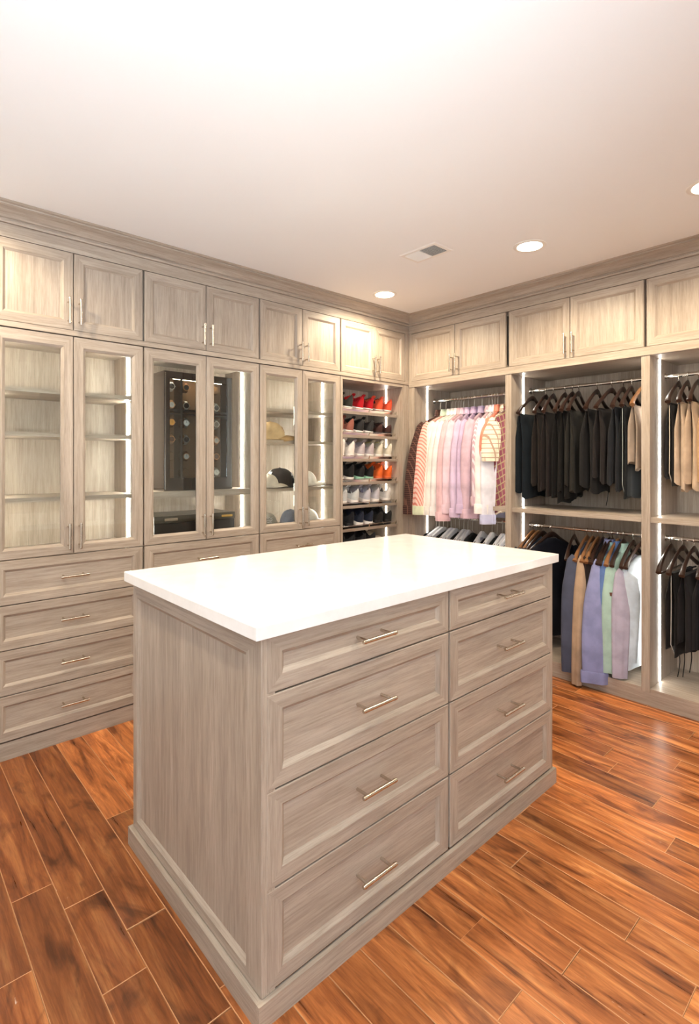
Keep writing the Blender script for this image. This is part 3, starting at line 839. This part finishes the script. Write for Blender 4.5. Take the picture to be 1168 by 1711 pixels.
rows = [
 (0, [(0, 'black-olive sneaker with white sole, hidden half behind the stile', RUBBER_W, (52, 50, 44), K, K), (.9, 'black-olive sneaker with white sole beside the red pair', RUBBER_W, (52, 50, 44), K, K),
      (2, 'bright red sneaker beside the olive pair, top shoe shelf', RUBBER_W, (176, 20, 30), (120, 16, 22), (200, 40, 44)), (3, 'bright red sneaker beside the orange pair, top shoe shelf', RUBBER_W, (176, 20, 30), (120, 16, 22), (200, 40, 44)),
      (4, 'coral orange sneaker with black lining beside the red pair', RUBBER_W, (226, 88, 56), K, K), (5, 'coral orange sneaker with black lining at the right end of the top shelf', RUBBER_W, (226, 88, 56), K, K)]),
 (1, [(0, 'rust brown sneaker with white sole at the left of the second shelf', RUBBER_W, (150, 92, 78), (90, 56, 50), (180, 130, 110)), (1, 'rust brown sneaker with white sole beside the black knit pair', RUBBER_W, (150, 92, 78), (90, 56, 50), (180, 130, 110)),
      (2, 'black knit runner with part white sole, left of its pair', RUBBER_W, (44, 42, 42), K, (70, 68, 66)), (3, 'black knit runner with part white sole, right of its pair', RUBBER_W, (44, 42, 42), K, (70, 68, 66)),
      (4, 'dark brown low shoe beside the black knit runners', RUBBER_B, (62, 36, 32), K, (50, 30, 26), .72), (5, 'dark brown low shoe at the right end of the second shelf', RUBBER_B, (62, 36, 32), K, (50, 30, 26), .72)]),
 (2, [(.1, 'white high sneaker at the left end of the third shelf', RUBBER_W, (238, 230, 220), (200, 190, 180), (240, 236, 230), 1.22), (1.05, 'white high sneaker beside the lavender pair', RUBBER_W, (238, 230, 220), (200, 190, 180), (240, 236, 230), 1.1),
      (2.1, 'lavender grey sneaker beside the white pair', RUBBER_W, (190, 178, 180), (160, 150, 154), (200, 190, 190)), (3.05, 'lavender grey sneaker beside the cream pair', RUBBER_W, (190, 178, 180), (160, 150, 154), (200, 190, 190)),
      (4, 'cream sneaker with yellow-green laces beside the lavender pair', RUBBER_W, (214, 206, 186), (120, 104, 70), (206, 198, 120)), (5, 'cream sneaker with yellow-green laces at the right end of the third shelf', RUBBER_W, (214, 206, 186), (120, 104, 70), (206, 198, 120))]),
 (3, [(0, 'black high-heeled-collar sneaker with white sole at the left of the fourth shelf', RUBBER_W, (32, 30, 30), K, K, 1.1), (1, 'black high-collar sneaker with white sole beside the mint-soled pair', RUBBER_W, (32, 30, 30), K, K, 1.1),
      (2.05, 'black sneaker with mint green sole, left of its pair', RUBBER_M, (36, 34, 34), K, (60, 58, 58)), (3.0, 'black sneaker with mint green sole, right of its pair', RUBBER_M, (36, 34, 34), K, (60, 58, 58)),
      (4, 'neon orange sneaker beside the mint-soled pair', RUBBER_O, (230, 106, 44), (120, 60, 40), (236, 140, 80)), (5, 'neon orange sneaker at the right end of the fourth shelf', RUBBER_O, (230, 106, 44), (120, 60, 40), (236, 140, 80))]),
 (4, [(.35, 'pale grey runner at the left of the fifth shelf', RUBBER_W, (206, 206, 204), (110, 104, 104), (226, 222, 218)), (1.5, 'pale grey runner showing its whole side on the fifth shelf', RUBBER_W, (206, 206, 204), (110, 104, 104), (226, 222, 218)),
      (2.7, 'pale grey sneaker with violet-grey lining beside the side-on runner', RUBBER_W, (198, 194, 200), (120, 112, 128), (220, 216, 214)), (3.65, 'pale grey sneaker with violet-grey lining next to the white one', RUBBER_W, (198, 194, 200), (120, 112, 128), (220, 216, 214)),
      (4.85, 'white sneaker with grey lining at the right end of the fifth shelf', RUBBER_W, (220, 214, 208), (100, 94, 92), (230, 226, 222))]),
 (5, [(0, 'black sneaker at the left of the sixth shelf', RUBBER_B, (30, 30, 34), K, K), (1, 'black sneaker beside the navy pair', RUBBER_B, (30, 30, 34), K, K),
      (2, 'dark navy sneaker with white sole, left of its pair', RUBBER_W, (36, 42, 58), K, (40, 44, 56)), (2.95, 'dark navy sneaker with white sole, right of its pair', RUBBER_W, (36, 42, 58), K, (40, 44, 56)),
      (4, 'black leather shoe beside the navy pair', RUBBER_B, (38, 37, 36), K, K, .85), (5, 'black leather shoe at the right end of the sixth shelf', RUBBER_B, (38, 37, 36), K, K, .85)]),
 (6, [(.1, 'black shoe half hidden by the worktop, at the left of the lowest visible shelf', RUBBER_B, (30, 29, 30), K, K), (1.1, 'black shoe half hidden by the worktop, second from the left', RUBBER_B, (30, 29, 30), K, K),
      (2.2, 'black shoe half hidden by the worktop, third from the left', RUBBER_B, (36, 34, 36), K, K), (3.2, 'black shoe half hidden by the worktop, nearest the light strip', RUBBER_B, (36, 34, 36), K, K)]),
]
for row_i, lst in rows:
    for it in lst:
        xi = XS[0] + it[0] * .1
        shoe(it[1], xi, row_i, *it[2:6], *(it[6:7] or (1.0,)), turn=R(rng.uniform(-4, 4)))

# ------------------------------------------------------------------ hangers
def arc(pts, n=6):
    """Catmull-Rom through the points"""
    P = [Vector(p) for p in pts]; out = []
    for i in range(len(P) - 1):
        p0, p1, p2, p3 = P[max(i - 1, 0)], P[i], P[i + 1], P[min(i + 2, len(P) - 1)]
        for k in range(n):
            t = k / n
            out.append(.5 * ((2 * p1) + (p2 - p0) * t + (2 * p0 - 5 * p1 + 4 * p2 - p3) * t * t + (3 * p1 - p0 - 3 * p2 + p3) * t ** 3))
    return out + [P[-1]]
hook_pts = arc([(.014, 0, -.006), (.012, 0, .008), (0, 0, .0135), (-.012, 0, .007), (-.013, 0, -.006), (-.004, 0, -.022), (0, 0, -.034), (0, 0, -.055)], 5)
hkm = MB().tube(hook_pts, .0021, 8).mesh('hook', CHROME, 60)
def wood_body():
    mb = MB(); pts = arc([(-.222, -.006, -.166), (-.200, -.002, -.151), (-.15, .004, -.124), (-.09, .006, -.090), (-.045, .004, -.062), (0, 0, -.048),
                          (.045, .004, -.062), (.09, .006, -.090), (.15, .004, -.124), (.200, -.002, -.151), (.222, -.006, -.166)], 4)
    rings = []
    for p in pts:
        s = abs(p.x) / .222
        hz = .013 - .003 * s + .006 * math.exp(-(s / .14) ** 2); hy = .0065 + .0085 * s ** 1.5
        sl = Vector((1, 0, -.62 if p.x > 0 else .62)).normalized()
        nz = Vector((-sl.z, 0, sl.x)) if abs(p.x) > .02 else Vector((0, 0, 1))
        rings.append([p + nz * hz * math.sin(2 * PI * k / 12) + Vector((0, 1, 0)) * hy * math.cos(2 * PI * k / 12) for k in range(12)])
    return mb.rings(rings)
wbm = {}
def wood_hanger(label, y, zrod, ang, m=None, bar=True, group='wooden hangers'):
    m = m or DARKWOOD
    t = thing('wooden_hanger', label, 'hanger', (RODX, y, zrod), R(ang), group)
    if m.name not in wbm:
        wbm[m.name] = (wood_body().mesh('shoulder_bar', m, 60), MB().tube([(-.19, 0, -.176), (.19, 0, -.176)], .0055, 8).mesh('trouser_bar', m, 60))
    link('shoulder_bar', wbm[m.name][0], t); link('hook', hkm, t)
    if bar: link('trouser_bar', wbm[m.name][1], t)
    return t
wire_pts = arc([(-.013, 0, -.006), (-.012, 0, .008), (0, 0, .0125), (.011, 0, .007), (.010, 0, -.008), (.002, 0, -.030), (0, 0, -.085)], 5)
wf = MB().tube(wire_pts, .0016, 6)
wf.tube([(0, 0, -.085), (-.06, 0, -.118), (-.20, 0, -.185), (-.207, 0, -.192), (-.20, 0, -.197), (.20, 0, -.197), (.207, 0, -.192), (.20, 0, -.185), (.06, 0, -.118), (0, 0, -.085)], .0016, 6)
wfm = wf.mesh('wire', STEELWIRE, 60)
def wire_hanger(label, y, zrod, ang=0, cape=False, text=None, group='wire hangers'):
    t = thing('wire_hanger', label, 'hanger', (RODX, y, zrod), R(ang), group)
    link('wire', wfm, t)
    if cape:
        c = MB(); lay = []
        for sy in (-1, 1):
            lay.append([(x, sy * (.010 + .008 * q), z - .030 * q * k) for q in (0, 1) for x, z, k in ((-.150, -.150, 1.0), (-.10, -.124, 1.2), (-.012, -.082, 1.7), (.012, -.082, 1.7), (.10, -.124, 1.2), (.150, -.150, 1.0))])
        A, B = [l[:6] for l in lay], [l[6:] for l in lay]
        c.rings([B[0], A[0], A[1], B[1]], 0, False, False, False)
        c.rings([[(x, y * .86, z) for x, y, z in B[0]], [(x, y * .8, z - .0006) for x, y, z in A[0]], [(x, y * .8, z - .0006) for x, y, z in A[1]], [(x, y * .86, z) for x, y, z in B[1]]], 0, False, False, False)
        co = build(c, 'paper_cape', PAPER, t)
        co['label'] = 'folded white paper garment cape'
        if text:
            cu = bpy.data.curves.new('lettering', 'FONT'); cu.body = text; cu.size = .04; cu.extrude = .0003
            to = bpy.data.objects.new('lettering', cu); COL.objects.link(to)
            dg = bpy.context.evaluated_depsgraph_get()
            me = bpy.data.meshes.new_from_object(to.evaluated_get(dg)); bpy.data.objects.remove(to); bpy.data.curves.remove(cu)
            me.materials.clear(); me.materials.append(INK)
            link('lettering', me, co, (-.085, -.0190, -.142), (PI / 2, 0, 0))
    return t

# ------------------------------------------------------------------ garments
def folds(seed, amp, k0=3):
    r = random.Random(seed)
    W = [(k0 + j * 2 + r.choice((0, 1)), r.uniform(0, 6.28), r.uniform(-1.2, 1.2), amp * r.uniform(.5, 1) / (1 + .5 * j)) for j in range(3)]
    def f(th, t): return sum(a * math.sin(k * th + p + d * t * 2) for k, p, d, a in W) * (.25 + .75 * min(1, t * 1.4))
    return f
def garment(label, cat, name, y, zrod, ang, col, hem=-.80, sleeve=-.86, sleeve_c=None, cuff=None, collar=None, thick=.020, shoulder=.205, sm=(.058, .024), phi=118,
            out=.050, seed=0, short=False, kind=None, group='shirts on the upper rod', ztop=-.118, flare=1.0, collar_h=.044, mat=None, badge=False, lean=0, backsleeve=True, bell=0, wobs=1.0):
    t = thing(name, label, cat, (RODX, y, zrod), R(ang), group)
    m = mat or fabric(*col) if not isinstance(col, bpy.types.Material) else col
    f = folds(seed * 7 + 1, thick * .42)
    n = 36; rings = []
    prof_ = [(0, .030, .55), (.010, .062, .8), (.028, .115, .9), (.048, .165, .95), (.066, shoulder - .012, .9), (.085, shoulder + .004, .9), (.13, shoulder + .006, 1)]
    nz = 16
    zt = ztop
    for k in range(1, nz + 1):
        s = k / nz
        prof_.append((.13 + (zt - hem - .13) * s, shoulder + .006 + .018 * s * flare, 1 + .35 * s))
    tot = zt - hem
    for dz, a, tb in prof_:
        s = dz / tot; r = []
        for k in range(n):
            th = 2 * PI * k / n
            cx_ = math.copysign(abs(math.cos(th)) ** .85, math.cos(th))
            yy = thick * tb * math.copysign(abs(math.sin(th)) ** .8, math.sin(th)) + f(th, s) * abs(math.sin(th))
            r.append((a * cx_ + lean * s, yy, zt - dz - (.012 * math.cos(th * 2) * s if s > .8 else 0)))
        rings.append(r)
    mb = MB().rings(rings)
    build(mb, 'body', m, t, smooth=80)
    sides = (-1, 1) if backsleeve else (-1,)
    for sd in sides:
        if sleeve is None: break
        ms = sleeve_c or m
        f2 = folds(seed * 13 + 3 + sd, sm[1] * .35, 2)
        ns = 24; rr = []
        wr = random.Random(seed * 31 + sd); wob = (wr.uniform(-.010, .010) * wobs, wr.uniform(-.005, .005) * wobs, wr.uniform(0, 6))
        x0, z0 = sd * (shoulder - .018), zt - .072
        end = sleeve
        ph = R(phi) if sd < 0 else R(90)
        o_ = out if sd < 0 else min(out, .012)
        for k in range(ns + 1):
            s = k / ns
            x = x0 + sd * (o_ * math.sin(s * PI / 2) ** .8)
            z = z0 + (end - z0) * s
            M = sm[0] * (.72 + .28 * min(1, s * 4)) * (1 - .22 * max(0, s - .35) / .65)
            M *= 1 - bell * (1 - math.sin(min(1, s * 1.25) * PI / 2))
            if k == 0: M *= .55
            mm = sm[1] * (1 - .15 * s)
            r = []
            for j in range(20):
                th = 2 * PI * j / 20
                q = 1 + f2(th, s) / sm[1] * .8
                u, w_ = M * math.cos(th) * (1 + .25 * (q - 1)), mm * math.sin(th) * q
                px = u * math.cos(ph) - w_ * math.sin(ph); py = u * math.sin(ph) + w_ * math.cos(ph)
                tilt_ = .018 * (1 - min(1, s * 5)) * math.cos(th) * (-sd)
                r.append((x + px + wob[0] * math.sin(4.2 * s + wob[2]) * s, py + wob[1] * math.sin(3.4 * s + wob[2] * 1.7) * s, z + tilt_))
            rr.append(r)
        build(MB().rings(rr), 'sleeve', ms, t, smooth=80)
        if cuff is not None and not short:
            ce = rr[-3]
            cc = [sum(p[i] for p in ce) / 20 for i in (0, 1)]
            def sc(f_, z): return [(cc[0] + (p[0] - cc[0]) * f_, cc[1] + (p[1] - cc[1]) * f_, z) for p in ce]
            build(MB().rings([sc(1.08, end + .060), sc(1.16, end + .054), sc(1.14, end - .006), sc(1.0, end - .006)]), 'cuff', cuff, t, smooth=40)
    if collar is not None:
        n2 = 24
        def rg(a, b, z, dz=0): return [(a * math.cos(2 * PI * k / n2), b * math.sin(2 * PI * k / n2), z + dz * math.cos(2 * PI * k / n2)) for k in range(n2)]
        c = MB().rings([rg(.062, .030, zt - .008), rg(.060, .031, zt + .006), rg(.050, .026, zt + collar_h), rg(.046, .022, zt + collar_h + .001), rg(.044, .020, zt + .010)], 0, False, True)
        build(c, 'collar', collar, t, smooth=45)
    if badge:
        b = MB(); b.box(-.231, -.222, -.020, .020, -.335, -.315, 0)
        bo = build(b, 'emblem', plain('badge_brown', S(92, 60, 44), .8), t)
        bo['label'] = 'small brown and white emblem'
    return t
def trousers(label, y, zrod, ang, col, length=.50, a=.165, thick=.020, seed=0, xs=-.02, group='trousers on wooden hangers', taper=.9, piping=None, strings=0, uneven=.035, zbar=-.168):
    t = thing('trousers', label, 'trousers', (RODX, y, zrod), R(ang), group)
    m = col if isinstance(col, bpy.types.Material) else fabric(*col)
    for sd, ln in ((-1, length), (1, length - uneven)):
        f = folds(seed * 5 + sd, thick * .6, 3)
        rings = []; n = 30; nz = 16
        for k in range(nz + 1):
            s = k / nz
            aa = a * (1 + (taper - 1) * s); r = []
            tb = thick * (.30 + .70 * min(1, s * 3))
            off = sd * (.004 + thick * .8 * min(1, s * 3))
            for j in range(n):
                th = 2 * PI * j / n
                xx = aa * math.copysign(abs(math.cos(th)) ** .8, math.cos(th))
                yy = off + tb * math.copysign(abs(math.sin(th)) ** .8, math.sin(th)) + f(th, s) * abs(math.sin(th))
                r.append((xs + xx - .02 * s, yy, zbar - ln * s + (0 if s < .9 else .010 * math.sin(3 * th + seed))))
            rings.append(r)
        build(MB().rings(rings), 'leg', m, t, smooth=80)
    sd = MB().box(xs - a, xs + a, -.011, .011, zbar - .004, zbar + .0005)
    build(sd, 'fold', m, t)
    if piping:
        p = MB().tube([(xs - a - .001, 0, zbar - .01), (xs - a * .98 - .014, -.004, zbar - length * .45), (xs - a * .95 - .024, -.004, zbar - length * .86), (xs - a * .80, -.006, zbar - length)], .0022, 6)
        build(p, 'piping', fabric(piping), t)
    for k in range(strings):
        p = MB().tube(arc([(xs - .05 + .07 * k, 0, zbar - length + .03), (xs - .045 + .07 * k, -.006, zbar - length - .06), (xs - .06 + .075 * k, 0, zbar - length - .14 - .02 * k)], 4), .0024, 6)
        build(p, 'drawstring', fabric((28, 27, 28)), t)
    return t

# upper shirts, from the corner to the right
U = [
 (2.630, 'dark brown plaid', ((58, 38, 36), 'plaid', (104, 72, 62), 22, 0), None, None, {'out': .155}),
 (2.576, 'pink striped shirt with green cuffs', ((230, 196, 184), 'stripe', (206, 128, 116), 22, .3), (196, 212, 190), (206, 212, 182), {'out': .135}),
 (2.520, 'ivory', ((242, 233, 224),), None, None, {'sm': (.078, .026), 'out': .085}),
 (2.484, 'cream white', ((240, 234, 228),), None, None, {}),
 (2.456, 'soft white', ((236, 230, 230),), None, None, {}),
 (2.433, 'rose pink', ((224, 186, 192),), None, None, {'sleeve': -.905}),
 (2.408, 'pale pink-lilac', ((224, 196, 208),), None, None, {'sleeve': -.85}),
 (2.366, 'light lavender', ((208, 186, 212),), None, None, {}),
 (2.311, 'lavender', ((198, 176, 206),), None, None, {'sleeve': -.84}),
 (2.246, 'mauve', ((208, 178, 192),), (186, 172, 202), None, {'sm': (.070, .026), 'out': .085}),
 (2.186, 'fine-striped mauve', ((194, 164, 176), 'stripe', (222, 204, 212), 34, 0), None, None, {'sleeve': -.78}),
 (2.160, 'crinkled white', ((236, 228, 226),), None, None, {'sleeve': -.83, 'sm': (.066, .024)}),
 (2.136, 'bluish white', ((224, 222, 232),), None, (190, 192, 222), {'sleeve': -.90}),
 (2.112, 'salmon short-sleeved', ((228, 142, 120),), None, None, {'short': True, 'sm': (.058, .020), 'out': .060}),
 (2.058, 'cream checked short-sleeved', ((238, 226, 204), 'plaid', (168, 140, 122), 10, 0), None, None, {'short': True}),
 (2.020, 'wine and green patterned', ((128, 64, 76), 'plaid', (150, 130, 96), 7, .3), None, None, {'sleeve': None, 'hem': -.82}),
]
for i, (y, nm, col, coll, cf, kw) in enumerate(U):
    ang = [-3, -3, -2, 0, 3, 9, 14, 20, 20, 16, 18, 20, 22, 15, 11, 4][i]
    m = fabric(*col)
    lab = nm if 'shirt' in nm else nm + ' shirt'
    short = kw.get('short', False)
    k2 = dict(sm=(.058, .020), out=.098, sleeve=-.872, hem=-.80)
    if short: k2.update(sleeve=-.48, sm=(.070, .022), out=.075, hem=-.84, bell=.45)
    k2.update({k: v for k, v in kw.items() if k != 'short'})
    garment('%s on the upper rod %s' % (lab, 'next to the shoe cabinet' if i == 0 else 'beside the %s one' % U[i - 1][1].split(' shirt')[0]), 'shirt', 'shirt', y, RODU, ang, m,
            thick=.015, seed=i + 1, short=short, cuff=fabric(cf) if cf else m, collar=fabric(coll) if coll else m, phi=116 if short else 112 + rng.uniform(-8, 10), **k2)
    wire_hanger('thin wire hanger carrying the %s' % lab, y, RODU, ang, group='wire hangers on the upper rod')

# lower rod of the shirt bay: paper-caped wire hangers with dark trousers
LOW = [2.672, 2.640, 2.600, 2.562, 2.525, 2.486, 2.448, 2.408, 2.370, 2.330, 2.245, 2.160, 2.118, 2.074, 2.036, 1.985]
dk = [(30, 29, 32), (44, 36, 34), (26, 30, 40), (38, 40, 40), (52, 40, 38), (24, 24, 26)]
dkn = ['black', 'dark brown', 'ink navy', 'charcoal', 'coffee brown', 'jet black']
ordn = ['first', 'second', 'third', 'fourth', 'fifth', 'sixth', 'seventh', 'eighth', 'ninth', 'tenth', 'eleventh', 'twelfth', 'thirteenth', 'fourteenth', 'fifteenth', 'sixteenth']
for i, y in enumerate(LOW):
    cape = i in (1, 2, 4, 5, 7, 8, 10, 11, 13, 14, 15); la = [-8, -6, -4, 0, 3, 5, 8, 8, 10, 10, 12, 10, 10, 8, 6, 4][i]
    wire_hanger('wire hanger %s behind the worktop, %s from the corner' % ('with white paper cape' if cape else 'without a cape', ordn[i]), y, RODL, la, cape, 'We' if i == 10 else None, 'wire hangers on the lower rod')
    garment('%s shirt on a wire hanger behind the worktop, %s from the corner' % (dkn[i % 6], ordn[i]), 'shirt', 'dark_shirt', y, RODL, la, fabric(dk[i % 6]), hem=-.62, sleeve=-.40, thick=.012, seed=60 + i,
            sm=(.06, .014), out=.03, group='dark shirts on the lower rod', ztop=-.105)

# dark trousers on wooden hangers
T = [
 (1.838, 2, 'teal navy', ((19, 27, 34),), .55, dict(thick=.026, a=.17)),
 (1.743, 7, 'dark umber', ((32, 26, 24),), .50, dict(thick=.022)),
 (1.690, 9, 'dark cocoa', ((30, 24, 24),), .53, dict(thick=.020)),
 (1.611, 8, 'black pleated', ((13, 12, 13),), .57, dict(thick=.020)),
 (1.562, 6, 'soot black', ((19, 17, 16),), .54, dict(thick=.018)),
 (1.522, 7, 'charcoal olive', ((37, 35, 32),), .50, dict(thick=.018, a=.175)),
 (1.406, 4, 'dark slate', ((27, 26, 27),), .50, dict(thick=.030, a=.165)),
 (1.318, -3, 'dark grey cargo', ((34, 30, 30),), .44, dict(thick=.026, strings=1)),
 (1.252, 4, 'blue-grey', ((30, 32, 37),), .48, dict(thick=.020)),
 (1.206, 5, 'black-navy', ((21, 24, 27),), .52, dict(thick=.018, piping=(150, 158, 156))),
 (1.140, 2, 'beige grey', ((157, 140, 125),), .36, dict(thick=.020)),
]
for i, (y, a, nm, col, ln, kw) in enumerate(T):
    last = i == len(T) - 1
    trousers('%s trousers over a wooden hanger, %s' % (nm, 'next to the left light strip' if i == 0 else 'right of the %s pair' % T[i - 1][2]), y, RODU, a, col, length=ln, seed=i, **kw)
    wood_hanger('dark wooden hanger holding the %s trousers' % nm, y, RODU, a, MIDWOOD if last else None, group='wooden hangers on the upper rod')

# jackets and long shirts on the lower rod of the same bay
def coat(label, y, ang, col, mat_h=None, hl=None, **kw):
    k = dict(hem=-.70, sleeve=-.72, thick=.026, sm=(.060, .024), out=.030, cuff=None, collar=None, group='long garments on the lower rod', ztop=-.075, wobs=.35)
    k.update(kw)
    m = fabric(*col)
    if k.get('collar') is True: k['collar'] = m
    if k.get('cuff') is True: k['cuff'] = m
    cat = k.pop('cat', 'jacket'); nm = k.pop('name', 'jacket')
    garment(label, cat, nm, y, RODL, ang, m, **k)
    wood_hanger(hl, y, RODL, ang, mat_h, bar=False, group='wooden hangers on the lower rod')
coat('deep navy jacket in the back left of the lower bay, beside the left panel', 1.836, 0, ((28, 30, 44),), MIDWOOD, 'oak hanger nearest the left light strip on the lower rod', seed=31, thick=.018)
coat('slate blue jacket second from the left panel, behind the worktop corner', 1.800, -2, ((44, 52, 72),), MIDWOOD, 'oak hanger second from the left light strip', seed=32, thick=.016)
coat('petrol navy jacket just behind the large navy coat', 1.766, -5, ((34, 46, 62),), None, 'dark wooden hanger of the petrol jacket', seed=33, thick=.016)
coat('large navy black coat showing its whole back beside the worktop corner', 1.705, -17, ((20, 22, 32),), None, 'dark wooden hanger of the large navy black coat', seed=34, thick=.030, sm=(.070, .026), shoulder=.215, out=.034, hem=-.72)
wood_hanger('empty dark wooden hanger on the lower rod beside the navy coat', 1.552, RODL, 12, group='wooden hangers on the lower rod')
coat('dusk blue long jacket draping over the plinth', 1.470, 4, ((74, 78, 96),), MIDWOOD, 'oak hanger of the dusk blue jacket', seed=35, thick=.016, hem=-.78, sleeve=-.815, out=.092, sm=(.060, .022), phi=110)
coat('tan tweed long jacket whose sleeve hangs in front of the plinth', 1.436, 6, ((172, 146, 122),), MIDWOOD, 'oak hanger of the tan tweed jacket', seed=36, thick=.013, hem=-.76, sleeve=-.872, out=.105, sm=(.036, .022), phi=95)
coat('dark coffee jacket between the tan tweed and the black one', 1.402, 4, ((52, 38, 34),), MIDWOOD, 'oak hanger of the dark coffee jacket', seed=37, thick=.014, hem=-.74, sleeve=-.76, out=.040, sm=(.040, .018))
coat('black jacket left of the periwinkle shirt', 1.372, 3, ((34, 28, 28),), None, 'dark wooden hanger of the black jacket', seed=38, thick=.014, hem=-.74, sleeve=-.76, out=.030, sm=(.040, .018))
coat('periwinkle blue long-sleeved shirt hanging out over the deck', 1.335, 4, ((140, 144, 186),), None, 'dark wooden hanger of the periwinkle shirt', seed=39, thick=.018, hem=-.72, sleeve=-.835, out=.082, sm=(.078, .026), phi=112, bell=.5, collar=True, cuff=True, name='long_sleeved_shirt', cat='shirt', ztop=-.085)
coat('pale aqua shirt peeking between periwinkle and denim blue', 1.316, 2, ((150, 186, 190),), None, 'dark wooden hanger of the pale aqua shirt', seed=40, thick=.012, hem=-.72, sleeve=-.55, out=.02, sm=(.040, .016), collar=True, name='shirt', cat='shirt', ztop=-.10)
coat('denim blue shirt behind the mint one', 1.284, 3, ((92, 118, 168),), MIDWOOD, 'golden oak hanger of the denim blue shirt', seed=41, thick=.015, hem=-.76, sleeve=-.74, out=.045, sm=(.046, .020), collar=True, name='shirt', cat='shirt', ztop=-.09)
coat('mint green shirt with small brown chest emblem', 1.252, 3, ((168, 196, 184),), None, 'dark wooden hanger of the mint shirt', seed=42, thick=.016, hem=-.76, sleeve=-.77, out=.050, sm=(.050, .018), collar=True, badge=True, name='shirt', cat='shirt', ztop=-.10)
coat('lilac grey long garment trailing onto the bay floor', 1.198, 3, ((176, 170, 188),), None, 'dark wooden hanger of the lilac grey garment', seed=43, thick=.014, hem=-.74, sleeve=-.785, out=.045, sm=(.050, .016), name='long_shirt', cat='shirt', ztop=-.12)
coat('pale ice blue garment with draped neckline beside the right panel', 1.150, -4, ((206, 218, 230),), None, 'dark wooden hanger of the ice blue garment', seed=44, thick=.030, hem=-.73, sleeve=-.70, out=.012, sm=(.060, .024), name='long_shirt', cat='shirt', ztop=-.12, shoulder=.19)

# right bay
T3 = [(.958, 1, 'black track', ((30, 28, 29),), .44, dict(piping=(206, 196, 180), thick=.016, a=.15)), (.914, 3, 'beige chino', ((192, 170, 148),), .47, dict(thick=.018)),
      (.862, 2, 'warm sand', ((184, 160, 136),), .46, dict(thick=.022)), (.800, 2, 'ochre', ((180, 146, 110),), .45, dict(thick=.022))]
for i, (y, a, nm, col, ln, kw) in enumerate(T3):
    trousers('%s trousers on the upper rod of the right-hand bay' % nm, y, RODU, a, col, length=ln, seed=80 + i, group='trousers in the right bay', **kw)
    wood_hanger('dark wooden hanger holding the %s trousers' % nm, y, RODU, a, group='wooden hangers in the right bay')
wood_hanger('empty dark wooden hanger closest to the light strip of the right bay, lower rod', .998, RODL, 0, group='wooden hangers in the right bay')
T4 = [(.938, -3, 'black piped', ((26, 24, 25),), .44, dict(piping=(180, 176, 170), strings=2, thick=.022, a=.15)), (.884, -1, 'black jogger', ((32, 30, 32),), .40, dict(thick=.024, strings=1)), (.820, 2, 'black wool', ((28, 27, 30),), .42, dict(thick=.024))]
for i, (y, a, nm, col, ln, kw) in enumerate(T4):
    trousers('%s trousers on the lower rod of the right-hand bay' % nm, y, RODL, a, col, length=ln, seed=90 + i, group='trousers in the right bay', **kw)
    wood_hanger('dark wooden hanger holding the %s trousers' % nm, y, RODL, a, group='wooden hangers in the right bay')
